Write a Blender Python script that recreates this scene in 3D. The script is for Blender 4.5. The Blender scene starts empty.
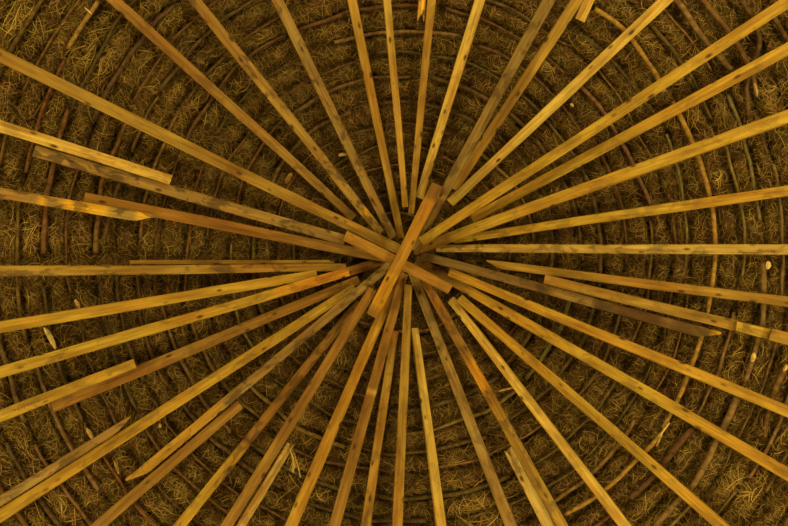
import bpy, bmesh, math, random
import numpy as np
from mathutils import Vector, Matrix

random.seed(7)
rng = np.random.default_rng(7)
SC = bpy.context.scene
COL = SC.collection

# ------------------------------------------------------------------ camera, world, lights, exposure
F_PX = 600.0                     # focal length in pixels of the 788x526 frame
CX, CY = 394.0, 263.0            # principal point
CAM_Z = 0.45                     # the camera lies near the floor, looking straight up
cam_d = bpy.data.cameras.new('camera')
cam_d.sensor_width = 36.0
cam_d.lens = 36.0 * F_PX / 788.0
cam_d.clip_start = 0.02
cam = bpy.data.objects.new('camera', cam_d)
cam.location = (0, 0, CAM_Z)
cam.rotation_euler = (math.pi, 0, 0)          # looks along +Z; image right = +X, image down = +Y
COL.objects.link(cam)
SC.camera = cam

world = bpy.data.worlds.new('world')
SC.world = world
world.use_nodes = True
bg = world.node_tree.nodes['Background']
bg.inputs[0].default_value = (1.0, 0.80, 0.42, 1)
bg.inputs[1].default_value = 0.03

def area(name, loc, rot, size, power, col):
    d = bpy.data.lights.new(name, 'AREA')
    d.shape = 'DISK'; d.size = size; d.energy = power; d.color = col
    o = bpy.data.objects.new(name, d); o.location = loc; o.rotation_euler = rot
    COL.objects.link(o)
    return o
WARM = (1.0, 0.785, 0.325)
area('floor_fill', (0.1, 0.25, 0.30), (math.pi, 0, 0), 0.9, 2, WARM)  # added unseen fill lamp near the floor, aimed up at the roof
# added ring of unseen fill lamps inside the wall, brightening the outer roof
for k, (deg, pw) in enumerate([(15, 17), (62, 19), (110, 17), (155, 14), (205, 14), (255, 17), (300, 19), (335, 15)]):
    a = math.radians(deg)
    d = Vector((-math.cos(a) * 0.42, -math.sin(a) * 0.42, 1.1))
    area('perimeter_fill', (2.5 * math.cos(a), 2.5 * math.sin(a), 1.66), d.to_track_quat('-Z', 'Y').to_euler(), 0.5, pw, WARM)

SC.view_settings.view_transform = 'Standard'
SC.view_settings.look = 'None'
SC.view_settings.gamma = 1.0
SC.view_settings.use_curve_mapping = False
SC.view_settings.exposure = 0.40

# ------------------------------------------------------------------ the cone of the roof
H, S = 4.5, 0.6                  # peak above the camera, fall per metre
AX, AY = 402.0, 254.0            # where the peak stands in the frame

def zc(px, py):
    """height above the camera of the cone the rafters lie on"""
    rho = np.hypot(np.asarray(px) - AX, np.asarray(py) - AY)
    return H / (1.0 + S * rho / F_PX)

def P(px, py, off=0.0):
    """a point on the cone, `off` metres below it"""
    z = zc(px, py) - off
    return np.stack([(np.asarray(px) - CX) / F_PX * z, (np.asarray(py) - CY) / F_PX * z, z + CAM_Z], -1)

def Pz(px, py, z):
    return np.array([(px - CX) / F_PX * z, (py - CY) / F_PX * z, z + CAM_Z])

# ------------------------------------------------------------------ helpers
def tag(o, label=None, cat=None, group=None, kind=None):
    if label: o['label'] = label
    if cat: o['category'] = cat
    if group: o['group'] = group
    if kind: o['kind'] = kind
    return o

def new_obj(name, verts, faces, mat, parent=None, smooth=False, colors=None):
    me = bpy.data.meshes.new(name)
    me.from_pydata([tuple(v) for v in verts], [], faces)
    if colors is not None:
        at = me.color_attributes.new('tint', 'FLOAT_COLOR', 'POINT')
        c4 = np.ones((len(verts), 4), dtype=np.float32); c4[:, :3] = colors
        at.data.foreach_set('color', c4.ravel())
    if smooth:
        me.polygons.foreach_set('use_smooth', [True] * len(me.polygons))
    me.materials.append(mat)
    me.update()
    o = bpy.data.objects.new(name, me)
    COL.objects.link(o)
    if parent: o.parent = parent
    return o

def vnoise(x, y, seed=0):
    """smooth value noise, arrays in, about -1..1 out"""
    xi = np.floor(x).astype(np.int64); yi = np.floor(y).astype(np.int64)
    fx = x - xi; fy = y - yi
    fx = fx * fx * (3 - 2 * fx); fy = fy * fy * (3 - 2 * fy)
    def h(a, b):
        n = (a * 374761393 + b * 668265263 + seed * 974711) & 0x7fffffff
        n = ((n ^ (n >> 13)) * 1274126177) & 0x7fffffff
        n = n ^ (n >> 16)
        return (n & 0xffff) / 32767.5 - 1.0
    return (h(xi, yi) * (1 - fx) + h(xi + 1, yi) * fx) * (1 - fy) + (h(xi, yi + 1) * (1 - fx) + h(xi + 1, yi + 1) * fx) * fy

# ------------------------------------------------------------------ materials
class NT:
    def __init__(self, name, rough=0.8, spec=0.15):
        self.m = bpy.data.materials.new(name); self.m.use_nodes = True
        self.t = self.m.node_tree
        self.b = self.t.nodes['Principled BSDF']
        self.b.inputs['Roughness'].default_value = rough
        self.b.inputs['Specular IOR Level'].default_value = spec
    def n(self, typ, **kw):
        nd = self.t.nodes.new(typ)
        for k, v in kw.items():
            if k in nd.inputs: nd.inputs[k].default_value = v
            else: setattr(nd, k, v)
        return nd
    def l(self, a, b): self.t.links.new(a, b)
    def ramp(self, src, stops):
        r = self.n('ShaderNodeValToRGB')
        e = r.color_ramp.elements
        while len(e) < len(stops): e.new(0.5)
        for el, (p, c) in zip(e, stops):
            el.position = p; el.color = (*c, 1) if len(c) == 3 else c
        self.l(src, r.inputs[0])
        return r.outputs[0]
    def mix(self, a, b, fac, mode='MIX'):
        x = self.n('ShaderNodeMix', data_type='RGBA', blend_type=mode)
        for s, v in ((x.inputs[6], a), (x.inputs[7], b), (x.inputs[0], fac)):
            if hasattr(v, 'links'): self.l(v, s)
            else: s.default_value = v if not isinstance(v, tuple) else (*v, 1)
        return x.outputs[2]
    def coords(self, scale, offset_by_object=True, kind='Object'):
        tc = self.n('ShaderNodeTexCoord')
        mp = self.n('ShaderNodeMapping')
        mp.inputs['Scale'].default_value = scale
        self.l(tc.outputs[kind], mp.inputs['Vector'])
        if offset_by_object:
            oi = self.n('ShaderNodeObjectInfo')
            mm = self.n('ShaderNodeMath', operation='MULTIPLY'); mm.inputs[1].default_value = 57.0
            self.l(oi.outputs['Random'], mm.inputs[0])
            self.l(mm.outputs[0], mp.inputs['Location'])
        return mp.outputs[0]
    def bump(self, h, strength, dist):
        b = self.n('ShaderNodeBump'); b.inputs['Strength'].default_value = strength; b.inputs['Distance'].default_value = dist
        self.l(h, b.inputs['Height']); self.l(b.outputs[0], self.b.inputs['Normal'])

def wood_material():
    k = NT('sawn_wood', 0.7, 0.2)
    at = k.n('ShaderNodeVertexColor', layer_name='tint')
    oi = k.n('ShaderNodeObjectInfo')
    stain = k.n('ShaderNodeAttribute', attribute_type='OBJECT', attribute_name='stain')
    # fine grain running along the plank (local X)
    g = k.n('ShaderNodeTexNoise', Scale=1.0, Detail=4.0, Roughness=0.6)
    k.l(k.coords((3.5, 85, 85)), g.inputs['Vector'])
    grain = k.ramp(g.outputs['Fac'], [(0.30, (0.66, 0.58, 0.48)), (0.68, (1.14, 1.13, 1.10))])
    c = k.mix(at.outputs['Color'], grain, 1.0, 'MULTIPLY')
    # broad patches
    p = k.n('ShaderNodeTexNoise', Scale=1.0, Detail=3.0)
    k.l(k.coords((3.4, 20, 20)), p.inputs['Vector'])
    patch = k.ramp(p.outputs['Fac'], [(0.34, (0.66, 0.58, 0.50)), (0.62, (1.10, 1.10, 1.06))])
    c = k.mix(c, patch, 0.75, 'MULTIPLY')
    # warmer, redder stretches of the same board
    hn = k.n('ShaderNodeTexNoise', Scale=1.0, Detail=3.0)
    k.l(k.coords((1.6, 7, 7)), hn.inputs['Vector'])
    hue = k.ramp(hn.outputs['Fac'], [(0.42, (1.04, 1.03, 1.0)), (0.66, (1.02, 0.82, 0.62))])
    c = k.mix(c, hue, 0.85, 'MULTIPLY')
    # smoke stains: soft dark blotches
    s = k.n('ShaderNodeTexNoise', Scale=1.0, Detail=5.0, Roughness=0.6, Distortion=0.5)
    k.l(k.coords((9, 17, 17)), s.inputs['Vector'])
    sm = k.ramp(s.outputs['Fac'], [(0.50, (0, 0, 0)), (0.59, (0.9, 0.9, 0.9))])
    f = k.n('ShaderNodeMath', operation='MULTIPLY'); k.l(sm, f.inputs[0]); k.l(stain.outputs['Fac'], f.inputs[1])
    c = k.mix(c, (0.055, 0.032, 0.012), f.outputs[0])
    # knots
    v = k.n('ShaderNodeTexVoronoi', Scale=1.0)
    k.l(k.coords((7.0, 15, 4)), v.inputs['Vector'])
    kn = k.ramp(v.outputs['Distance'], [(0.08, (1, 1, 1)), (0.13, (0.55, 0.55, 0.55)), (0.19, (0, 0, 0))])
    f2 = k.n('ShaderNodeMath', operation='MULTIPLY'); f2.inputs[1].default_value = 0.95; k.l(kn, f2.inputs[0])
    c = k.mix(c, (0.075, 0.034, 0.009), f2.outputs[0])
    k.l(c, k.b.inputs['Base Color'])
    k.bump(g.outputs['Fac'], 0.5, 0.003)
    return k.m

def bark_material():
    k = NT('branch_bark', 0.85, 0.1)
    at = k.n('ShaderNodeVertexColor', layer_name='tint')
    g = k.n('ShaderNodeTexNoise', Scale=38.0, Detail=4.0)
    k.l(k.coords((1, 1, 1)), g.inputs['Vector'])
    r = k.ramp(g.outputs['Fac'], [(0.3, (0.5, 0.48, 0.45)), (0.7, (1.3, 1.3, 1.25))])
    k.l(k.mix(at.outputs['Color'], r, 1.0, 'MULTIPLY'), k.b.inputs['Base Color'])
    k.bump(g.outputs['Fac'], 0.6, 0.004)
    return k.m

def thatch_material():
    k = NT('thatch', 0.95, 0.03)
    at = k.n('ShaderNodeVertexColor', layer_name='tint')
    g = k.n('ShaderNodeTexNoise', Scale=45.0, Detail=7.0, Roughness=0.8, Distortion=1.6)
    k.l(k.coords((1, 1, 1), False), g.inputs['Vector'])
    r = k.ramp(g.outputs['Fac'], [(0.34, (0.25, 0.22, 0.2)), (0.52, (0.9, 0.88, 0.85)), (0.70, (1.9, 1.85, 1.7))])
    k.l(k.mix(at.outputs['Color'], r, 1.0, 'MULTIPLY'), k.b.inputs['Base Color'])
    k.bump(g.outputs['Fac'], 1.0, 0.02)
    return k.m

def straw_material():
    k = NT('dry_straw', 0.75, 0.15)
    at = k.n('ShaderNodeVertexColor', layer_name='tint')
    k.l(at.outputs['Color'], k.b.inputs['Base Color'])
    return k.m

def plain_material(name, col, scale):
    k = NT(name, 0.9, 0.1)
    g = k.n('ShaderNodeTexNoise', Scale=scale, Detail=6.0)
    k.l(k.coords((1, 1, 1), False), g.inputs['Vector'])
    r = k.ramp(g.outputs['Fac'], [(0.3, tuple(x * 0.75 for x in col)), (0.7, tuple(min(1, x * 1.15) for x in col))])
    k.l(r, k.b.inputs['Base Color'])
    k.bump(g.outputs['Fac'], 0.4, 0.02)
    return k.m

M_WOOD, M_BARK, M_THATCH, M_STRAW = wood_material(), bark_material(), thatch_material(), straw_material()
M_EARTH = plain_material('packed_earth', (0.36, 0.27, 0.16), 5)
M_PLASTER = plain_material('mud_plaster', (0.42, 0.32, 0.19), 3)

# ------------------------------------------------------------------ the setting: floor, round wall with a doorway, thatch
R_WALL = 2.96
N = 96
fv = [(0, 0, 0)] + [(3.2 * math.cos(2 * math.pi * i / N), 3.2 * math.sin(2 * math.pi * i / N), 0) for i in range(N)]
ff = [(0, 1 + i, 1 + (i + 1) % N) for i in range(N)]
fv += [(v[0], v[1], -0.1) for v in fv[1:]]
ff += [(1 + i, 1 + N + i, 1 + N + (i + 1) % N, 1 + (i + 1) % N) for i in range(N)]
tag(new_obj('floor', fv, ff, M_EARTH), kind='structure')

wv, wf = [], []
a0, a1 = math.radians(112), math.radians(112 + 316)      # the gap is the doorway
for i in range(N + 1):
    a = a0 + (a1 - a0) * i / N
    for r, z in ((R_WALL, 0), (R_WALL, 3.12), (R_WALL + 0.2, 3.12), (R_WALL + 0.2, 0)):
        wv.append((r * math.cos(a), r * math.sin(a), z))
for i in range(N):
    for j in range(4):
        b = 4 * i
        wf.append((b + j, b + (j + 1) % 4, b + 4 + (j + 1) % 4, b + 4 + j))
wf += [(0, 3, 2, 1), (4 * N, 4 * N + 1, 4 * N + 2, 4 * N + 3)]
tag(new_obj('wall_round', wv, wf, M_PLASTER), kind='structure')

RINGS = [38, 60, 84, 108, 131, 153, 176, 199, 222, 246, 268, 290, 312, 337, 361, 385, 410, 436, 462, 488]

def ring_wave(rho, th):
    """how a ring strays from a true circle, in pixels"""
    c, s = np.cos(th), np.sin(th)
    return 4.2 * vnoise(c * 1.6 + rho * 0.011, s * 1.6 + 3.3, 5) + 2.6 * vnoise(c * 4.2 + rho * 0.031, s * 4.2 + 9.1 - rho * 0.023, 8) + 1.2 * vnoise(c * 11 + rho * 0.05, s * 11 + 1.7, 9)

def thatch_off(px, py, detail=True):
    """height of the thatch relative to the rafter cone (negative = above it)"""
    dx, dy = px - AX, py - AY
    rho = np.hypot(dx, dy); th = np.arctan2(dy, dx)
    rr = rho - ring_wave(rho, th)
    ed = np.array(RINGS + [514, 540, 566, 592, 618, 644], float)
    i = np.clip(np.searchsorted(ed, rr), 1, len(ed) - 1)
    t = np.clip((rr - ed[i - 1]) / (ed[i] - ed[i - 1]), 0, 1)
    bulge = np.sin(np.pi * t) ** 0.7
    off = -0.105 + 0.060 * bulge
    off += 0.024 * bulge * vnoise(px / 15, py / 15, 1)
    if detail:
        off += 0.010 * vnoise(px / 6, py / 6, 2) + 0.006 * vnoise(px / 2.6, py / 2.6, 3)
    return off, bulge

nr, na = 300, 840
rho = np.linspace(3, 662, nr)[:, None]
tha = np.linspace(0, 2 * math.pi, na, endpoint=False)[None, :]
tx = AX + rho * np.cos(tha); ty = AY + rho * np.sin(tha)
off, bulge = thatch_off(tx, ty)
tv = P(tx, ty, off).reshape(-1, 3)
idx = np.arange(nr * na).reshape(nr, na)
q = np.stack([idx[:-1], np.roll(idx, -1, 1)[:-1], np.roll(idx, -1, 1)[1:], idx[1:]], -1).reshape(-1, 4)
nb = 0.5 + 0.5 * vnoise(tx / 30, ty / 30, 11)
base = np.array([0.15, 0.097, 0.028]); redd = np.array([0.16, 0.082, 0.030])
tc = (base[None, None] * (1 - nb[..., None]) + redd[None, None] * nb[..., None])
tc *= (0.85 + 0.3 * vnoise(tx / 9, ty / 9, 12))[..., None]
cap = [tuple(idx[0])]
th_o = new_obj('ceiling', tv, [tuple(int(v) for v in f) for f in q] + [tuple(int(v) for v in cap[0])], M_THATCH, smooth=True, colors=tc.reshape(-1, 3))
tag(th_o, kind='structure')

# ------------------------------------------------------------------ the rafters
HONEY = (0.64, 0.47, 0.105); GOLD = (0.48, 0.325, 0.038); TAN = (0.38, 0.250, 0.044)
BROWN = (0.31, 0.180, 0.034); ORANGE = (0.62, 0.31, 0.038); GREY = (0.34, 0.240, 0.072)
DARK = (0.20, 0.130, 0.040); FRESH = (0.74, 0.45, 0.035); SMOKE = (0.12, 0.07, 0.02); PALE = (0.66, 0.50, 0.15)

# outer x,y  inner x,y  width px outer,inner  colour  stain  outer end, inner end  layer  tints [(t0,t1,colour)] t from outer to inner; label
R = []
def rafter(x0, y0, x1, y1, w0, w1, col, stain, ends, label, layer=0, tints=(), roll=0.0, name='rafter'):
    R.append(dict(p0=(x0, y0), p1=(x1, y1), w0=w0, w1=w1, col=col, stain=stain, ends=ends, label=label, layer=layer, tints=tints, roll=roll, name=name))

# -- upper left
rafter(0, 54.5, 400, 250, 12.2, 10.0, TAN, 0.15, 'oc', 'long plain tan rafter from the upper left edge all the way to the hub', 2, [(0.42, 0.46, BROWN)])
rafter(0, 125.5, 171, 180, 13.0, 9.0, HONEY, 0.35, 'oc', 'short yellow rafter with rough rusty spots, ending left, resting along the grey weathered one', 3)
rafter(34, 150.5, 345, 240, 11.6, 10.4, GREY, 0.8, 'cc', 'grey weathered rafter with dark knots, stopping short of both the left edge and hub', 2)
rafter(84, 198, 385, 257.5, 11.5, 9.6, BROWN, 0.1, 'cc', 'plain brown rafter just below the grey weathered one, left of the hub', 1)
rafter(0, 192.5, 155, 219, 11.0, 9.5, GREY, 0.7, 'op', 'short rough rafter with a torn orange edge and pointed tip, at the left edge', 3, [(0.10, 0.16, FRESH), (0.28, 0.62, FRESH), (0.85, 0.97, FRESH)])
rafter(0, 270.8, 346, 267.3, 11.0, 7.2, TAN, 0.7, 'oc', 'level tan rafter with blurred dark blotches, running straight in from the left edge', 1)
rafter(130, 262.5, 334, 262.2, 4.5, 4.0, TAN, 0.3, 'cc', 'thin strip of wood lying along the upper side of the level left rafter', 0)
rafter(0, 328, 317, 274.5, 11.6, 9.2, GOLD, 0.1, 'oc', 'smooth golden rafter, next below the level one at the left edge', 1)
rafter(0, 371, 349, 271.5, 11.0, 9.2, GOLD, 0.4, 'oc', 'golden rafter with a bright orange inner end, third long one up from lower left', 2, [(0.70, 1.0, (0.58, 0.31, 0.026))])
rafter(318, 280.5, 388, 259, 9.0, 9.0, (0.25, 0.13, 0.03), 0.2, 'cc', 'short dark brown rafter end bridging the orange tipped rafter and the hub', 0)
rafter(0, 417, 135, 363.5, 13.6, 9.0, GOLD, 0.35, 'oc', 'short golden rafter with small stamped marks at the left edge', 2)
rafter(52, 406.5, 359, 279.5, 12.6, 9.2, BROWN, 0.35, 'cc', 'brown rafter starting with a dark end beside the stamped short rafter', 1)
rafter(0, 500.5, 132, 419, 10.5, 7.5, GREY, 0.7, 'op', 'short grey rafter with dark blotches and pointed tip, lower left', 2)
rafter(0, 515.5, 355, 287.5, 12.2, 9.2, GOLD, 0.35, 'oc', 'long golden rafter under the pointed grey one, from the lower left corner', 1)
rafter(128, 483, 390, 264.5, 9.4, 8.6, GREY, 0.75, 'pc', 'grey rafter with black smudges and a torn orange outer end, lower left', 1, [(0.0, 0.30, (0.50, 0.31, 0.04))])
rafter(98, 526, 240, 404, 11.0, 10.0, BROWN, 0.3, 'oc', 'short brown rafter lying against the torn orange end, lower left', 1)
rafter(180, 526, 359, 302, 10.4, 8.6, BROWN, 0.65, 'oc', 'brown rafter with one black burnt patch near the bottom edge, lower left', 1, [(0.165, 0.195, SMOKE), (0.0, 0.14, GOLD)])
rafter(226, 526, 373, 289, 10.8, 8.8, BROWN, 0.2, 'oc', 'brown rafter with the pale split stub beside its lower end', 1)
rafter(240, 526, 290, 445, 9.0, 7.5, PALE, 0.4, 'or', 'pale split stub with a frayed straw tuft on its tip, at the bottom', 0)
rafter(290, 526, 403, 265, 12.2, 9.4, (0.47, 0.285, 0.034), 0.2, 'oc', 'orange gold rafter from the bottom edge, ending below the crossing plank', 1, [(0.80, 1.0, BROWN)])
rafter(335, 526, 404, 273.5, 11.6, 8.8, BROWN, 0.25, 'oc', 'brown rafter left of the straight down ones, with a pale scratch low down', 1, [(0.315, 0.345, HONEY)])
rafter(366, 526, 394.5, 331, 11.0, 7.4, TAN, 0.5, 'oc', 'tan rafter at the bottom, ending early with an orange inner tip', 0, [(0.93, 1.0, ORANGE)])
rafter(397.6, 526, 408.5, 284.5, 11.2, 7.2, TAN, 0.3, 'oc', 'tan rafter running straight down from the hub to the bottom edge', 1)
# -- lower right
rafter(441, 526, 415, 328, 12.0, 6.6, HONEY, 0.25, 'oc', 'bright yellow rafter ending well below the hub, just right of straight down', 1, (), 0.25)
rafter(511, 526, 412, 272, 12.2, 8.4, GREY, 0.5, 'oc', 'grey brown knotty rafter, second right of straight down', 1)
rafter(563, 525, 424, 279, 11.2, 8.8, BROWN, 0.55, 'oc', 'brown rafter with a glowing orange middle stretch, bottom right of the hub', 1, [(0.37, 0.52, (0.60, 0.34, 0.026)), (0.0, 0.3, TAN)])
rafter(548, 526, 510, 450, 12.0, 11.2, PALE, 0.5, 'or', 'short pale stub with broken end, leaning on the orange streaked rafter at the bottom', 0)
rafter(623, 526, 450.5, 299.5, 10.8, 8.2, (0.68, 0.48, 0.10), 0.3, 'oc', 'bright yellow knotty rafter with blunt inner end, lower right', 1, (), -0.2)
rafter(721, 526, 459, 298, 11.2, 9.0, GOLD, 0.3, 'oc', 'golden rafter right beside the bright yellow blunt one, lower right', 1)
rafter(788, 475, 416, 260.5, 12.0, 9.4, GOLD, 0.35, 'oc', 'long golden rafter reaching the hub from the lower right corner', 1, [(0.78, 1.0, BROWN)])
rafter(788, 411.5, 449, 272, 11.6, 8.4, (0.50, 0.315, 0.036), 0.25, 'oc', 'orange gold rafter to the right edge, above the lower right corner one', 1)
rafter(720, 337, 421, 255, 10.6, 8.2, DARK, 0.75, 'pc', 'darkest charred rafter with a broken yellow tip, right of the hub', 1, [(0.0, 0.022, FRESH), (0.06, 0.13, SMOKE), (0.16, 0.30, SMOKE), (0.36, 0.5, GREY)])
rafter(736, 325.7, 544.5, 278.8, 11.2, 8.8, TAN, 0.3, 'cc', 'tan rafter lying along the charred one, right of the hub', 2)
rafter(769.5, 334, 736.5, 326, 10.6, 10.4, GOLD, 0.6, 'cc', 'short cracked yellow filler piece butted between two rafters near the right edge', 2)
rafter(788, 338.5, 770.5, 334.2, 12.0, 11.8, TAN, 0.3, 'oc', 'stub of tan rafter at the right edge beyond the cracked filler piece', 2)
rafter(788, 302.5, 486, 263.5, 10.6, 7.6, (0.42, 0.265, 0.044), 0.2, 'op', 'orange tan rafter with a slanted tip, first below the level right one', 1)
rafter(788, 250.2, 436, 248.3, 11.0, 7.2, (0.50, 0.36, 0.088), 0.6, 'oc', 'level pale rafter with dark smudges, straight out to the right edge', 1)
rafter(788, 191, 453, 240, 11.4, 7.6, GOLD, 0.4, 'oc', 'golden rafter next above the level one on the right', 0)
rafter(788, 117, 413, 250, 13.0, 9.2, GOLD, 0.3, 'oc', 'broad golden rafter, second above the level right one, reaching the right edge', 1, [(0.85, 1.0, BROWN)], 0.2)
rafter(788, 48.5, 472, 218.5, 12.4, 9.4, GOLD, 0.3, 'oc', 'golden rafter with a swirling knot on its blunt inner end, upper right', 1)
rafter(790, 0, 421, 241.5, 11.4, 9.0, GOLD, 0.3, 'oc', 'long golden rafter from the upper right corner to the hub', 2)
rafter(666, 0, 450, 203, 11.6, 8.8, HONEY, 0.2, 'oc', 'pale yellow rafter with a square cut inner end, upper right', 1)
rafter(577, 0, 453.5, 189, 11.4, 8.8, (0.40, 0.255, 0.044), 0.15, 'oc', 'orange brown rafter right beside the long grey one, top right', 1)
rafter(589, 0, 580, 20.5, 10.5, 10.5, HONEY, 0.2, 'oc', 'stub of pale yellow rafter at the top edge, next to the orange brown one', 0)
rafter(550, 0, 413, 250, 11.8, 8.4, (0.27, 0.185, 0.054), 0.6, 'oc', 'long grey rafter from the top edge into the hub, under the crossing plank', 1, [(0.68, 0.695, HONEY)])
rafter(479, 0, 419, 198, 11.8, 7.6, HONEY, 0.2, 'oc', 'brightest yellow rafter, ending above the hub just right of straight up', 1)
rafter(432, 0, 411, 213.5, 10.4, 5.2, (0.46, 0.295, 0.052), 0.3, 'oc', 'narrow tan rafter pointing nearly straight up, left of the brightest yellow one', 1)
rafter(422.5, 0, 421, 17.5, 7.5, 7.0, (0.80, 0.52, 0.08), 0.2, 'or', 'splintered yellow stub at the top edge beside the narrow tan rafter', 0)
rafter(388, 0, 405.5, 207, 9.6, 5.2, (0.56, 0.39, 0.085), 0.2, 'oc', 'narrow yellow rafter pointing nearly straight up, leaning slightly left', 1)
rafter(350.5, 0, 401, 238, 10.2, 7.0, (0.42, 0.27, 0.048), 0.15, 'oc', 'plain tan rafter leaning left of the nearly upright pair, top', 1)
rafter(276, 0, 393, 238, 11.6, 8.0, GREY, 0.75, 'oc', 'grey brown rafter with dark smudges, top edge left of middle', 1)
rafter(194, 0, 381, 233, 11.6, 8.4, (0.38, 0.25, 0.058), 0.8, 'oc', 'knotty rafter with orange scraped patch near its inner end, upper left', 1, [(0.845, 0.90, FRESH)])
rafter(113, 0, 354, 218, 10.8, 8.6, (0.34, 0.21, 0.046), 0.4, 'oc', 'brown rafter ending before the long plain tan one, upper left', 1)
# -- the two short planks that lie across the hub
rafter(345, 235.5, 450.5, 289.5, 10.4, 10.2, (0.40, 0.235, 0.036), 0.1, 'cc', 'short tan plank lying across the hub, underneath the steep orange one', 8, [(0.88, 1.0, BROWN)], 0, 'crossing_plank')
rafter(371.5, 316, 437.5, 184.5, 12.0, 11.0, (0.45, 0.245, 0.028), 0.1, 'cc', 'steep orange plank lying across the hub on top of all the rafters', 9, [(0.0, 0.06, BROWN), (0.07, 0.32, (0.60, 0.345, 0.022)), (0.90, 1.0, (0.2, 0.11, 0.025))], 0, 'crossing_plank')

TH = 0.036
# which end is on which height: stack planks that cross in plan so that they rest on one another
for r in R:
    p0, p1 = np.array(r['p0'], float), np.array(r['p1'], float)
    if r['ends'][0] == 'o':                      # runs on past the frame to the wall plate
        d = p0 - p1; d /= np.hypot(*d)
        L_in = np.hypot(*(p0 - p1))
        k = 0.0
        while np.hypot(*(p0 + d * k - np.array([AX, AY]))) < 645: k += 2.0
        r['ext'] = k
        p0 = p0 + d * k
        # recompute the tint parameters for the longer plank
        Ln = L_in + k
        r['tints'] = [((t0 * L_in + k) / Ln if t0 > 0 else 0.0, (t1 * L_in + k) / Ln, c) for t0, t1, c in r['tints']]
    r['q0'], r['q1'] = p0, p1
    r['z0'] = float(zc(*p0)) - TH - 0.002
    r['z1'] = float(zc(*p1)) - TH - 0.002
    w0z = r['w0'] * float(zc(*r['p0'])) / F_PX; w1z = r['w1'] * float(zc(*p1)) / F_PX
    r['W'] = 0.5 * (w0z + w1z) if r['ends'][0] == 'o' or True else w0z
    r['Wi'] = 0.45 * r['W'] + 0.55 * w1z          # a little of the measured taper stays
    r['Wo'] = 0.45 * r['W'] + 0.55 * w0z

def half_w(r, t):
    z = (1 - t) * r['z0'] + t * r['z1']
    return 0.5 * ((1 - t) * r['Wo'] + t * r['Wi']) * F_PX / z

def zat(r, t):          # depth at image parameter t (perspective-correct)
    return 1.0 / ((1 - t) / r['z0'] + t / r['z1'])

order = sorted(range(len(R)), key=lambda i: (R[i]['layer'], i))
rank = {i: k for k, i in enumerate(order)}
for it in range(60):
    moved = False
    for a in order:
        A = R[a]
        for b in order:
            if rank[b] >= rank[a]: continue
            B = R[b]
            u = B['q1'] - B['q0']; Lb = np.hypot(*u); u = u / Lb
            worst = 0; wt = 0
            va = A['q1'] - A['q0']; va = va / np.hypot(*va); na_ = np.array([-va[1], va[0]])
            for t in np.linspace(0, 1, 60):
                for sd in (-1, 0, 1):
                    pt = A['q0'] * (1 - t) + A['q1'] * t + na_ * sd * half_w(A, t) * 0.98
                    s = float(np.dot(pt - B['q0'], u))
                    if s < -0.5 or s > Lb + 0.5: continue
                    tb = min(max(s / Lb, 0), 1)
                    dd = abs(float(np.dot(pt - B['q0'], np.array([-u[1], u[0]]))))
                    if dd > half_w(B, tb) - 0.35: continue
                    need = zat(A, t) + TH + 0.0015 - zat(B, tb)
                    if need > worst + 1e-5: worst, wt = need, t
            if worst > 5e-4:
                moved = True
                if wt > 0.6 and A['ends'][0] == 'o':
                    A['z1'] -= worst / wt
                elif A['layer'] >= 8 or True:
                    if wt > 0.75: A['z1'] -= worst
                    elif wt < 0.25: A['z0'] -= worst
                    else: A['z0'] -= worst; A['z1'] -= worst
    if not moved: break
print('stack passes', it, 'drops', sorted([round(float(zc(*r['q1'])) - r['z1'], 3) for r in R])[-12:])

from mathutils.bvhtree import BVHTree
NB = 48
def frame_of(r):
    a = Pz(*r['q0'], r['z0']); b = Pz(*r['q1'], r['z1'])
    d = Vector(b - a); L = d.length; d.normalize()
    n = Vector((0, 0, 1)); n = (n - d * n.dot(d)).normalized()
    w = n.cross(d)
    if r['roll']:
        rot = Matrix.Rotation(r['roll'], 3, d); n = rot @ n; w = rot @ w
    return Vector(a), d, n, w, L
def box_bvh(r):
    a, d, n, w, L = frame_of(r)
    v, f = [], []
    for k in range(NB + 1):
        t = k / NB
        hw = 0.5 * ((1 - t) * r['Wo'] + t * r['Wi']) * 1.035 + 0.001
        tt = t + (0.012 / L if k == NB else -0.012 / L if k == 0 else 0)
        for y, z in ((-hw, -0.001), (hw, -0.001), (hw, TH), (-hw, TH)):
            v.append(a + d * (tt * L) + w * y + n * z)
    f.append((0, 1, 2, 3)); 
    for k in range(NB):
        for j in range(4):
            f.append((4 * k + j, 4 * k + (j + 1) % 4, 4 * k + 4 + (j + 1) % 4, 4 * k + 4 + j))
    f.append((4 * NB, 4 * NB + 1, 4 * NB + 2, 4 * NB + 3))
    return BVHTree.FromPolygons(v, f)
bv = [box_bvh(r) for r in R]
for it in range(120):
    moved = 0
    for a in order:
        for b in order:
            if rank[b] >= rank[a]: continue
            ov = bv[a].overlap(bv[b])
            if not ov: continue
            moved += 1
            t = sum(min(max((p[0] - 1) // 4 / NB, 0), 1) for p in ov) / len(ov)
            A = R[a]
            if A['ends'][0] == 'o' and t > 0.4: A['z1'] -= 0.004
            elif t > 0.7: A['z1'] -= 0.004
            elif t < 0.3: A['z0'] -= 0.004
            else: A['z0'] -= 0.004; A['z1'] -= 0.004
            bv[a] = box_bvh(A)
    if not moved: break
print('box passes', it, moved)

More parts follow.
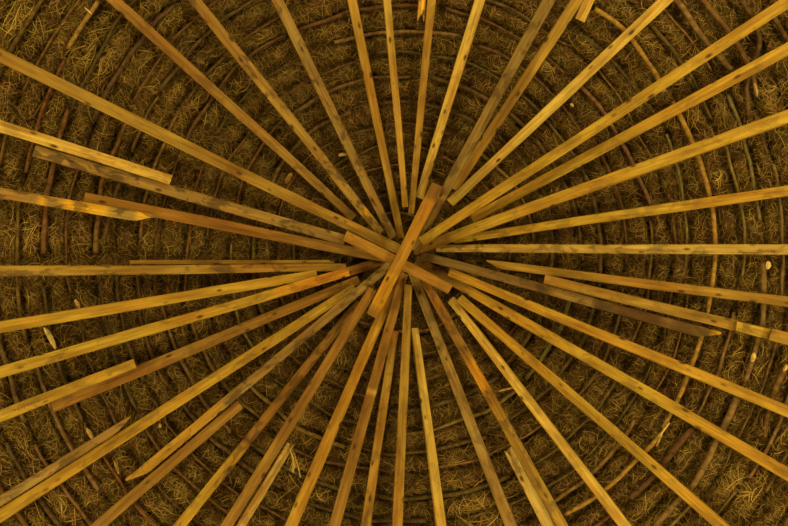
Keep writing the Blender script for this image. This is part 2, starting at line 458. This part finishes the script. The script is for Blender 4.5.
def build_rafter(i, r):
    a = Pz(*r['q0'], r['z0']); b = Pz(*r['q1'], r['z1'])
    d = Vector(b - a); L = d.length; d.normalize()
    n = Vector((0, 0, 1)); n = (n - d * n.dot(d)).normalized()     # towards the thatch
    w = n.cross(d)
    if r['roll']:
        rot = Matrix.Rotation(r['roll'], 3, d); n = rot @ n; w = rot @ w
    rr = random.Random(i * 31 + 5)
    ns = max(6, int(L / 0.03))
    ph = [rr.uniform(0, 6.28) for _ in range(4)]
    verts, cols = [], []
    bow = rr.uniform(-1, 1) * 0.0025 * L
    c0 = np.array(r['col']); c0 = c0 * rr.uniform(0.95, 1.05)
    bev = 0.0035
    for k in range(ns + 1):
        t = k / ns
        hw = 0.5 * ((1 - t) * r['Wo'] + t * r['Wi']) * (1 + 0.02 * math.sin(7 * t * L + ph[0]) + 0.012 * math.sin(19 * t * L + ph[1]))
        cyw = bow * math.sin(math.pi * t) + 0.0012 * math.sin(4 * t * L + ph[2])
        x = t * L
        c = c0.copy()
        for t0, t1, cc in r['tints']:
            e = min(0.02, 0.3 * (t1 - t0) + 1e-4)
            f = 1.0
            if t0 > 0: f = min(f, max(0, (t - t0) / e + 0.5))
            if t1 < 1: f = min(f, max(0, (t1 - t) / e + 0.5))
            f = min(1, max(0, f)); c = c * (1 - f) + np.array(cc) * f
        prof = [(-hw + bev, 0), (-hw * 0.33, -0.0006), (hw * 0.33, -0.0006), (hw - bev, 0), (hw, bev), (hw, TH - bev), (hw - bev, TH), (-hw + bev, TH), (-hw, TH - bev), (-hw, bev)]
        for j, (py, pz) in enumerate(prof):
            xx = x; yy = py + cyw; zz = pz
            u = py / max(hw, 1e-6)                     # -1..1 across
            for e_end, kind in ((0, r['ends'][0]), (1, r['ends'][1])):
                dist = (t if e_end == 0 else 1 - t) * L
                sgn = -1 if e_end == 0 else 1
                if kind == 'p' and dist < 0.10:         # broken to a point on one side
                    f = 1 - dist / 0.10
                    yy = yy * (1 - 0.80 * f) + hw * 0.72 * f * (1 if i % 2 else -1)
                elif kind == 'r' and dist < 1e-6:       # ragged splinters
                    xx = x + sgn * (0.028 * math.sin(j * 2.4 + ph[3]) + 0.012 * math.sin(j * 5.1))
                elif kind == 'c' and dist < 1e-6:       # sawn, a little out of square
                    xx = x + sgn * 0.09 * hw * u * math.sin(ph[3])
            verts.append((xx, yy, zz)); cols.append(c)
    m = len(prof)
    faces = []
    for k in range(ns):
        for j in range(m):
            faces.append((k * m + j, k * m + (j + 1) % m, (k + 1) * m + (j + 1) % m, (k + 1) * m + j))
    faces.append(tuple(range(m))[::-1]); faces.append(tuple(ns * m + j for j in range(m)))
    o = new_obj(r['name'], verts, faces, M_WOOD, colors=np.array(cols))
    mat = Matrix((( d.x, w.x, n.x, a[0]), (d.y, w.y, n.y, a[1]), (d.z, w.z, n.z, a[2]), (0, 0, 0, 1)))
    o.matrix_world = mat
    o['stain'] = float(r['stain'])
    tag(o, r['label'], 'plank' if r['name'] == 'crossing_plank' else 'rafter', 'planks lying across the hub' if r['name'] == 'crossing_plank' else 'rafters of the roof')
    r['obj'] = o
    return o

for i, r in enumerate(R):
    build_rafter(i, r)

# ------------------------------------------------------------------ the rings of branches that hold the thatch
def tube(pts, rad, sides=8):
    """pts (n,3), rad (n,) -> verts, faces"""
    pts = np.asarray(pts, float); n = len(pts)
    tan = np.gradient(pts, axis=0); tan /= np.linalg.norm(tan, axis=1)[:, None]
    up = np.array([0, 0, 1.0])
    s = np.cross(tan, up); s /= np.linalg.norm(s, axis=1)[:, None]
    q = np.cross(s, tan)
    v = []
    for k in range(n):
        for j in range(sides):
            a = 2 * math.pi * j / sides
            v.append(pts[k] + rad[k] * (math.cos(a) * s[k] + math.sin(a) * q[k]))
    f = []
    for k in range(n - 1):
        for j in range(sides):
            f.append((k * sides + j, k * sides + (j + 1) % sides, (k + 1) * sides + (j + 1) % sides, (k + 1) * sides + j))
    f.append(tuple(range(sides))[::-1]); f.append(tuple((n - 1) * sides + j for j in range(sides)))
    return v, f

BK_DARK = (0.120, 0.070, 0.026); BK_BROWN = (0.160, 0.088, 0.028); BK_GREY = (0.205, 0.126, 0.044)
BK_TAN = (0.36, 0.210, 0.042); BK_RED = (0.12, 0.060, 0.026); BK_PALE = (0.75, 0.52, 0.16)
CLOCK = ['twelve', 'one', 'two', 'three', 'four', 'five', 'six', 'seven', 'eight', 'nine', 'ten', 'eleven']
ORD = ['first', 'second', 'third', 'fourth', 'fifth', 'sixth', 'seventh', 'eighth', 'ninth', 'tenth', 'eleventh', 'twelfth', 'thirteenth', 'fourteenth', 'fifteenth', 'sixteenth', 'seventeenth', 'eighteenth', 'nineteenth', 'outermost']
STICKS = []

def stick(pix, dia, col, off=-0.018, taper=0.8, wob=0.004, seed=0):
    """a branch along pixel polyline `pix`; dia in metres"""
    pix = np.asarray(pix, float)
    seg = np.hypot(*np.diff(pix, axis=0).T); cum = np.concatenate([[0], np.cumsum(seg)])
    n = max(6, int(cum[-1] / 5))
    t = np.linspace(0, cum[-1], n)
    x = np.interp(t, cum, pix[:, 0]); y = np.interp(t, cum, pix[:, 1])
    for _ in range(2):                                 # soften the corners
        x[1:-1] = 0.25 * x[:-2] + 0.5 * x[1:-1] + 0.25 * x[2:]; y[1:-1] = 0.25 * y[:-2] + 0.5 * y[1:-1] + 0.25 * y[2:]
    rad = 0.5 * dia * np.linspace(1, taper, n) * (1 + 0.12 * vnoise(t / 9.0, np.full(n, seed * 3.3), 21))
    pts = P(x, y, off)
    pts[:, 2] += wob * 0.6 * vnoise(t / 14.0, np.full(n, seed * 1.7), 22)
    v, f = tube(pts, rad)
    o = new_obj('branch_lath', np.array(v), f, M_BARK, smooth=True, colors=np.tile(np.array(col), (len(v), 1)))
    return o, pts, rad

def in_frame(x, y, m=-4):
    return (x > -m) & (x < 788 + m) & (y > -m) & (y < 526 + m)

# branches drawn one by one from the photograph
special = [
    ([(594.5, 9), (611, 19), (626, 31), (638, 48), (657, 75), (664, 92)], 0.030, BK_TAN, 'thick tan branch lath curving below the yellow stub at the top edge, upper right'),
    ([(672, 102), (679, 113), (690, 137), (700, 161), (707.5, 187), (713, 210), (715.5, 240), (715, 264), (712, 286), (707, 315)], 0.029, BK_TAN, 'long tan branch lath crossing under the level right rafter near the edge'),
    ([(703, 331), (698, 348), (692, 364), (684, 386), (676, 404), (669, 417), (663, 428)], 0.028, BK_TAN, 'tan branch lath with a splintered lower end, below the broken tip of the charred rafter'),
    ([(661, 434), (652, 445), (641, 455), (618, 479), (601, 493), (583, 505), (564, 515)], 0.027, BK_TAN, 'tan branch lath slanting to the bottom edge between two yellow rafters, lower right'),
    ([(693, 428), (684, 437), (674, 450), (663, 464), (656, 474), (643, 487), (630, 498)], 0.036, BK_RED, 'thick reddish branch lath beside the tan splintered one, lower right'),
    ([(738, 394), (729, 417), (716, 442), (706, 464), (692, 487), (676, 502), (656, 525)], 0.037, BK_GREY, 'thick grey branch lath passing under two golden rafters, lower right'),
    ([(763, 262), (764, 285), (763, 322), (758, 339), (753, 359), (744, 384)], 0.030, BK_GREY, 'grey branch lath with a pale cut scar, close to the right edge'),
    ([(99, 0), (91, 12), (83, 23), (75, 36), (68, 49)], 0.026, (0.30, 0.18, 0.045), 'broken tan branch lath with a pale splinter across it, top left'),
    ([(702, -2), (716, 16), (734, 39), (745, 58), (752, 72), (757, 96)], 0.030, BK_BROWN, 'brown branch lath with a pale pointed end, upper right corner'),
    ([(672, -5), (684, 9), (699, 33), (715, 52), (731, 70)], 0.032, BK_GREY, 'grey branch lath between the two golden rafters, upper right'),
    ([(741, -2), (756, 23), (761, 43), (755, 60), (746, 83), (749, 118)], 0.028, BK_DARK, 'dark hooked branch lath bending between rafters in the upper right corner'),
    ([(786, 366), (777, 384), (771, 402), (764, 430)], 0.030, BK_BROWN, 'brown branch lath at the right edge with a pale cut end'),
    ([(104, 240), (112, 205), (121, 178), (128, 160)], 0.022, BK_DARK, 'thin bent dark branch lath beside the torn orange rafter, left'),
]
occ = []
for k, (pix, dia, col, label) in enumerate(special):
    o, pts, rad = stick(pix, dia, col, off=-0.012, seed=100 + k)
    tag(o, label, 'branch', 'branch laths tied in rings under the thatch')
    STICKS.append(o)
    pa = np.array(pix, float)
    rh = np.hypot(pa[:, 0] - AX, pa[:, 1] - AY); an = np.arctan2(pa[:, 1] - AY, pa[:, 0] - AX)
    occ.append((rh.mean(), an.min(), an.max()))
    special[k] = (o, pts, rad)

used = set()
for ri, rho0 in enumerate(RINGS):
    circ = 2 * math.pi * rho0 * float(zc(AX + rho0, AY)) / F_PX
    ns = max(3, min(15, int(round(circ / 0.92))))
    a_start = random.uniform(0, 6.28)
    for si in range(ns):
        a_lo = a_start + (si + random.uniform(-0.10, 0.02)) * 2 * math.pi / ns
        a_hi = a_start + (si + 1 + random.uniform(-0.04, 0.12)) * 2 * math.pi / ns
        a_lo, a_hi = a_lo + 0.11 * 2 * math.pi / ns * 0.9, a_hi - 0.11 * 2 * math.pi / ns * 0.9
        ang = np.linspace(a_lo, a_hi, max(8, int(rho0 * (a_hi - a_lo) / 7)))
        thn = (ang + math.pi) % (2 * math.pi) - math.pi
        rad_px = rho0 + ring_wave(np.full_like(ang, rho0), thn) + random.uniform(-3.2, 3.2) + np.linspace(random.uniform(-3, 3), random.uniform(-3, 3), len(ang))
        rad_px += 1.2 * vnoise(ang * rho0 / 34.0, np.full_like(ang, ri * 3.1 + si), 33)
        rad_px += 1.3 * vnoise(ang * rho0 / 13.0, np.full_like(ang, ri * 7.7 + si), 31)
        x = AX + rad_px * np.cos(ang); y = AY + rad_px * np.sin(ang)
        if in_frame(x, y).sum() < 4: continue
        vis = in_frame(x, y, 75)
        # leave room for the branches drawn one by one
        for (orh, olo, ohi) in occ:
            vis &= ~((np.abs(rho0 - orh) < 9) & (thn > olo - 0.02) & (thn < ohi + 0.02))
        if (vis & in_frame(x, y)).sum() < 4: continue
        k0, k1 = np.where(vis)[0][[0, -1]]
        if not vis[k0:k1 + 1].all():
            runs = np.split(np.where(vis)[0], np.where(np.diff(np.where(vis)[0]) > 1)[0] + 1)
            run = max(runs, key=lambda q: in_frame(x[q], y[q]).sum())
            if len(run) < 4: continue
            k0, k1 = run[0], run[-1]
        sub = slice(max(0, k0 - 3) if k0 > 0 and not any(abs(rho0 - q[0]) < 9 for q in occ) else k0, k1 + 1)
        xs, ys = x[sub], y[sub]
        mid = np.where(in_frame(xs, ys))[0]
        if len(mid) < 3: continue
        mm = mid[len(mid) // 2]
        clk = (math.degrees(math.atan2(xs[mm] - AX, -(ys[mm] - AY))) % 360) / 30.0
        dia = random.choice([0.014, 0.017, 0.020, 0.024, 0.029]) * (0.80 if rho0 < 150 else 1.0)
        u = random.random()
        col, adj = ((BK_DARK, 'dark') if u < 0.45 else (BK_BROWN, 'brown') if u < 0.75 else (BK_GREY, 'grey brown'))
        size = 'thin' if dia < 0.016 else 'thick' if dia > 0.022 else 'slender'
        b = int(round(clk * 2)) % 24
        while (ri, b) in used: b = (b + 1) % 24
        used.add((ri, b))
        where = f'at {CLOCK[b // 2]} o\'clock' if b % 2 == 0 else f'at half past {CLOCK[b // 2]}'
        col = tuple(c * random.uniform(0.85, 1.2) for c in col)
        o, pts, rad = stick(np.stack([xs, ys], -1), dia, col, off=-0.036 - 0.004 * (si % 2), taper=random.uniform(0.65, 0.95), seed=ri * 20 + si)
        tag(o, f'{size} {adj} branch lath {where}, {ORD[ri]} ring from the hub', 'branch', 'branch laths tied in rings under the thatch')
        STICKS.append(o)
print('branches', len(STICKS))

# pale cut faces and splinters that are parts of branches
def blob(name, cx, cy, lx, ly, ang, off, col, parent=None, label=None, th=0.008):
    """small faceted chip: a pointed, flattened lens, lx by ly pixels"""
    v, f = [], []
    c, s = math.cos(ang), math.sin(ang)
    n = 10
    ring = []
    for k in range(n + 1):
        t = -1 + 2 * k / n
        wv_ = (1 - t * t) ** 0.6 * (0.93 + 0.07 * math.sin(3 * k))
        for sd, dz in ((-1, 0), (0, th), (1, 0), (0, -th)):
            px = cx + c * t * lx / 2 - s * sd * wv_ * ly / 2 - s * 0.12 * ly * t * t
            py = cy + s * t * lx / 2 + c * sd * wv_ * ly / 2 + c * 0.12 * ly * t * t
            v.append(P(px, py, off + dz * max(wv_, 0.05)))
    for k in range(n):
        for j in range(4):
            f.append((k * 4 + j, k * 4 + (j + 1) % 4, (k + 1) * 4 + (j + 1) % 4, (k + 1) * 4 + j))
    f.append((0, 1, 2, 3)); f.append(tuple(n * 4 + j for j in (3, 2, 1, 0)))
    o = new_obj(name, np.array(v), f, M_BARK, parent=parent, colors=np.tile(np.array(col), (len(v), 1)))
    if label: o['label'] = label
    return o

blob('cut_scar', 753.5, 357.5, 10, 5.5, math.radians(105), 0.002, BK_PALE, special[6][0], 'pale yellow cut scar')
blob('cut_end', 756, 90, 15, 4, math.radians(78), 0.002, (0.46, 0.31, 0.09), special[8][0], 'pale pointed end')
blob('cut_end', 785.5, 368, 8, 4, math.radians(115), 0.002, BK_PALE, special[11][0], 'pale cut end')
blob('splinter', 88, 10.5, 11, 1.8, math.radians(42), 0.004, BK_PALE, special[7][0], 'pale splinter', 0.003)
blob('splinter', 664, 430, 20, 2.2, math.radians(128), 0.004, BK_PALE, special[2][0], 'pale torn splinter', 0.003)
blob('splinter', 660.5, 437, 22, 2.0, math.radians(112), 0.002, (0.6, 0.4, 0.1), special[2][0], 'pale torn splinter', 0.003)

for (cx, cy, lx, ly, ang, col, label) in [
    (50.5, 338, 26, 6.0, 62, (0.80, 0.60, 0.22), 'pale curved wood sliver stuck between two golden rafters, left'),
    (77.5, 304, 11, 4.0, 62, BK_PALE, 'small pale pointed wood chip above the smooth golden rafter, left'),
    (90, 433.5, 14, 4.6, 62, (0.62, 0.42, 0.12), 'pale pointed wood chip above the pointed grey rafter, lower left'),
    (117, 468, 14, 3.6, 70, (0.42, 0.27, 0.07), 'tan wood chip under the long golden rafter, lower left'),
    (160, 425.5, 5, 3.5, 80, BK_PALE, 'tiny pale wood chip beside the long golden rafter, lower left'),
    (342.5, 154.5, 9, 3.6, -6, (0.62, 0.42, 0.12), 'pale peg end poking out beside the grey brown rafter, upper left'),
    (288.5, 178, 13, 5.0, -58, (0.34, 0.19, 0.045), 'stubby brown peg in the thatch above the long plain tan rafter'),
    (768.5, 265, 9, 6, 95, (0.80, 0.60, 0.22), 'pale triangular wood chip under the level rafter near the right edge'),
    (640, 303, 8, 4, 75, (0.38, 0.22, 0.06), 'small brown wood chip in the thatch below the charred rafter'),
    (507, 389, 18, 2.6, -14, (0.55, 0.38, 0.10), 'thin pale splinter lying across the thatch left of the blunt yellow rafter'),
    (447, 384.5, 6, 2.8, -20, (0.40, 0.25, 0.07), 'small chip beside the grey brown knotty rafter, below the hub'),
    (572, 105, 5, 3, 50, BK_PALE, 'tiny pale chip under the pale yellow square cut rafter, upper right'),
]:
    o = blob('wood_chip', cx, cy, lx, ly, math.radians(ang), 0.003 if lx > 6 else -0.01, col)
    tag(o, label, 'wood chip', 'loose chips of wood in the thatch')

# the frayed straw caught on the pale split stub, and the marks stamped on the short rafter at the left edge
stub = next(r['obj'] for r in R if 'frayed straw tuft' in r['label'])
tv_, tf_ = [], []
for k in range(9):
    a = random.uniform(-1, 1)
    pix = np.array([(286 + a * 3, 447), (291 + a * 2, 450 + a), (294 + 2 * a, 458), (295.5 + 4 * a, 466 + 3 * a), (295 + 7 * a, 474 + 5 * a)])
    p = P(pix[:, 0], pix[:, 1], 0.046 + 0.012 * random.random())
    v, f = tube(p, np.full(5, 0.0014), 4)
    tf_ += [tuple(i + len(tv_) for i in q) for q in f]; tv_ += list(v)
bpy.context.view_layer.update()
tuft = new_obj('straw_tuft', np.array(tv_), tf_, M_STRAW, colors=np.tile(np.array((0.66, 0.46, 0.10)), (len(tv_), 1)))
tuft.parent = stub; tuft.matrix_parent_inverse = stub.matrix_world.inverted(); tuft['label'] = 'frayed yellow straw tuft'
st = next(r for r in R if 'stamped marks' in r['label'])
so = st['obj']
# strokes in the plank's own frame: x along it from its outer end, y across, the face seen from below is z = 0
inv = so.matrix_world.inverted()
mv, mf = [], []
for px_, ln, tl in [(2.0, 0.012, 0.2), (6.5, 0.020, 0.0), (9.5, 0.020, 0.1), (12.5, 0.024, -0.1), (16.5, 0.010, 0.5)]:
    t_ = px_
    c_ = inv @ Vector(Pz(px_, 417 - (px_) * 53.5 / 135 - 2.0, st['z0'] * 0.985))
    for (dx_, dy_) in ((-0.0022, -ln / 2), (0.0022, -ln / 2), (0.0022, ln / 2), (-0.0022, ln / 2)):
        for zz in (-0.0012, 0.0008):
            mv.append((c_.x + dx_ + tl * dy_, c_.y + dy_, zz))
    b_ = len(mv) - 8
    mf += [(b_, b_ + 2, b_ + 4, b_ + 6), (b_ + 7, b_ + 5, b_ + 3, b_ + 1)] + [(b_ + 2 * j, b_ + 2 * j + 1, b_ + (2 * j + 3) % 8, b_ + (2 * j + 2) % 8) for j in range(4)]
mk = new_obj('stamped_marks', mv, mf, M_STRAW, parent=so, colors=np.tile(np.array((0.20, 0.09, 0.03)), (len(mv), 1)))
mk['label'] = 'faded reddish stamped strokes'

# ------------------------------------------------------------------ straw: nobody could count it
STRAW = []
def strands(name, cx, cy, ang, length, curl, dia, lift0, lift1, col, mat, K=6):
    """vectorised thin triangular tubes lying along the thatch; all inputs (N,)"""
    n = len(cx)
    t = np.linspace(-0.5, 0.5, K)[None, :]
    a = ang[:, None] + curl[:, None] * t + 0.10 * np.sin(t * 9 + cx[:, None])
    step = length[:, None] / (K - 1)
    px = cx[:, None] + np.cumsum(np.cos(a) * step, 1) - 0.5 * length[:, None] * np.cos(ang)[:, None]
    py = cy[:, None] + np.cumsum(np.sin(a) * step, 1) - 0.5 * length[:, None] * np.sin(ang)[:, None]
    off, _ = thatch_off(px, py, False)
    f = np.linspace(0, 1, K)[None, :]
    arch = np.sin(np.pi * f)
    offs = off + lift0[:, None] * (1 - f) + lift1[:, None] * f + 0.010 * arch
    pts = P(px, py, offs)                                   # n,K,3
    tan = np.gradient(pts, axis=1); tan /= np.linalg.norm(tan, axis=2, keepdims=True) + 1e-9
    up = np.array([0, 0, 1.0])
    s = np.cross(tan, up); s /= np.linalg.norm(s, axis=2, keepdims=True) + 1e-9
    q = np.cross(s, tan)
    taper = np.array([0.5] + [1.0] * (K - 2) + [0.35])[None, :, None]
    V = []
    for j in range(3):
        an = 2 * math.pi * j / 3 + 0.5
        V.append(pts + 0.5 * dia[:, None, None] * taper * (math.cos(an) * s + math.sin(an) * q))
    V = np.stack(V, 2).reshape(-1, 3)                       # n,K,3(side),3
    base = (np.arange(n) * K * 3)[:, None, None]
    k = np.arange(K - 1)[None, :, None] * 3; j = np.arange(3)[None, None, :]
    A = base + k + j; Bq = base + k + (j + 1) % 3
    F = np.stack([A, Bq, Bq + 3, A + 3], -1).reshape(-1, 4).astype(np.int32)
    STRAW.append((V, F, np.repeat(col, K * 3, axis=0)))

def build_straw():
    V = np.concatenate([q[0] for q in STRAW]); C3 = np.concatenate([q[2] for q in STRAW])
    o_, FF = 0, []
    for q in STRAW:
        FF.append(q[1] + o_); o_ += len(q[0])
    F = np.concatenate(FF).astype(np.int32)
    name, mat, n, K = 'straw', M_STRAW, 1, 1
    me = bpy.data.meshes.new(name)
    me.vertices.add(len(V)); me.vertices.foreach_set('co', V.astype(np.float32).ravel())
    me.loops.add(F.size); me.loops.foreach_set('vertex_index', F.ravel())
    me.polygons.add(len(F)); me.polygons.foreach_set('loop_start', np.arange(0, F.size, 4, dtype=np.int32))
    at = me.color_attributes.new('tint', 'FLOAT_COLOR', 'POINT')
    c4 = np.ones((len(V), 4), np.float32); c4[:, :3] = C3
    at.data.foreach_set('color', c4.ravel())
    me.materials.append(mat)
    me.update(calc_edges=True); me.validate()
    o = bpy.data.objects.new(name, me); COL.objects.link(o)
    return o

def straw_cols(n, bright):
    u = rng.random(n)[:, None] ** bright
    v = rng.random(n)[:, None]
    dark = np.where(v < 0.5, np.array([0.12, 0.060, 0.020]), np.array([0.09, 0.066, 0.020]))
    lite = np.where(v < 0.4, np.array([0.66, 0.38, 0.11]), np.array([0.74, 0.53, 0.11]))
    return (dark + (lite - dark) * u) * rng.uniform(0.75, 1.25, (n, 1))

# tufts: bundles with one direction each
T = 3900
tcx = rng.uniform(-110, 898, T); tcy = rng.uniform(-110, 636, T)
ta = rng.uniform(0, 2 * math.pi, T)
radial = np.arctan2(tcy - AY, tcx - AX)
ta = np.where(rng.random(T) < 0.45, radial + rng.normal(0, 0.5, T), ta)
cnt = rng.integers(8, 22, T)
w = np.repeat(np.arange(T), cnt); n = len(w)
trho = np.hypot(tcx - AX, tcy - AY)[w]
strands('straw', tcx[w] + rng.normal(0, 8, n), tcy[w] + rng.normal(0, 8, n), ta[w] + rng.normal(0, 0.45, n),
            rng.uniform(6, 22, n), rng.normal(0, 1.2, n), rng.uniform(0.0011, 0.0026, n),
            rng.uniform(-0.006, 0.012, n), rng.uniform(-0.008, 0.022, n), straw_cols(n, 1.5), M_STRAW)
# the short matted stubble that makes the surface of the thatch
n = 92000
mx = rng.uniform(-110, 898, n); my = rng.uniform(-110, 636, n)
ma = np.arctan2(my - AY, mx - AX) + np.where(rng.random(n) < 0.5, 0, math.pi / 2) + rng.normal(0, 0.7, n) + 1.2 * vnoise(mx / 18, my / 18, 41)
strands('stubble', mx, my, ma, rng.uniform(3.5, 12, n), rng.normal(0, 0.8, n), rng.uniform(0.0012, 0.0026, n),
        rng.uniform(-0.004, 0.008, n), rng.uniform(-0.004, 0.012, n), straw_cols(n, 1.15), M_STRAW, K=4)
# longer loose blades hanging out, lighter
n = 6700
cx_ = rng.uniform(-110, 898, n); cy_ = rng.uniform(-110, 636, n)
keep = rng.random(n) < np.clip(np.hypot(cx_ - AX, cy_ - AY) / 330, 0.12, 1)
cx_, cy_ = cx_[keep], cy_[keep]; n = len(cx_)
strands('loose_straw', cx_, cy_, rng.uniform(0, 6.28, n), rng.uniform(8, 30, n), rng.normal(0, 1.0, n),
            rng.uniform(0.0014, 0.0030, n), rng.uniform(0.0, 0.015, n), rng.uniform(0.004, 0.04, n), straw_cols(n, 0.9), M_STRAW, K=8)
# the bright tufts one notices
bt = []
for (x, y, nn, sp, ln) in [(296, 466, 40, 7, 30), (322, 488, 45, 10, 20), (478, 505, 70, 16, 40), (690, 110, 40, 14, 26), (640, 30, 60, 18, 22), (22, 345, 40, 12, 20), (60, 500, 50, 16, 30), (745, 490, 70, 18, 26), (768, 100, 50, 14, 24), (20, 20, 40, 14, 30), (715, 180, 40, 12, 20), (735, 380, 50, 14, 22), (610, 440, 50, 16, 24), (180, 495, 40, 12, 22), (85, 60, 40, 14, 30), (300, 415, 35, 10, 20), (160, 230, 35, 12, 22), (540, 60, 40, 14, 22), (445, 460, 40, 16, 18), (25, 240, 50, 14, 24)]:
    for _ in range(nn): bt.append((x + rng.normal(0, sp * 0.6), y + rng.normal(0, sp * 0.6), ln * rng.uniform(0.5, 1.2)))
bt = np.array(bt); n = len(bt)
strands('straw_tufts', bt[:, 0], bt[:, 1], rng.uniform(0, 6.28, n), bt[:, 2], rng.normal(0, 1.2, n), rng.uniform(0.0024, 0.0046, n),
            rng.uniform(0.0, 0.02, n), rng.uniform(0.004, 0.035, n), straw_cols(n, 0.8), M_STRAW, K=8)
tag(build_straw(), 'dry tangled yellow straw of the thatch showing between the branch rings', 'straw', kind='stuff')
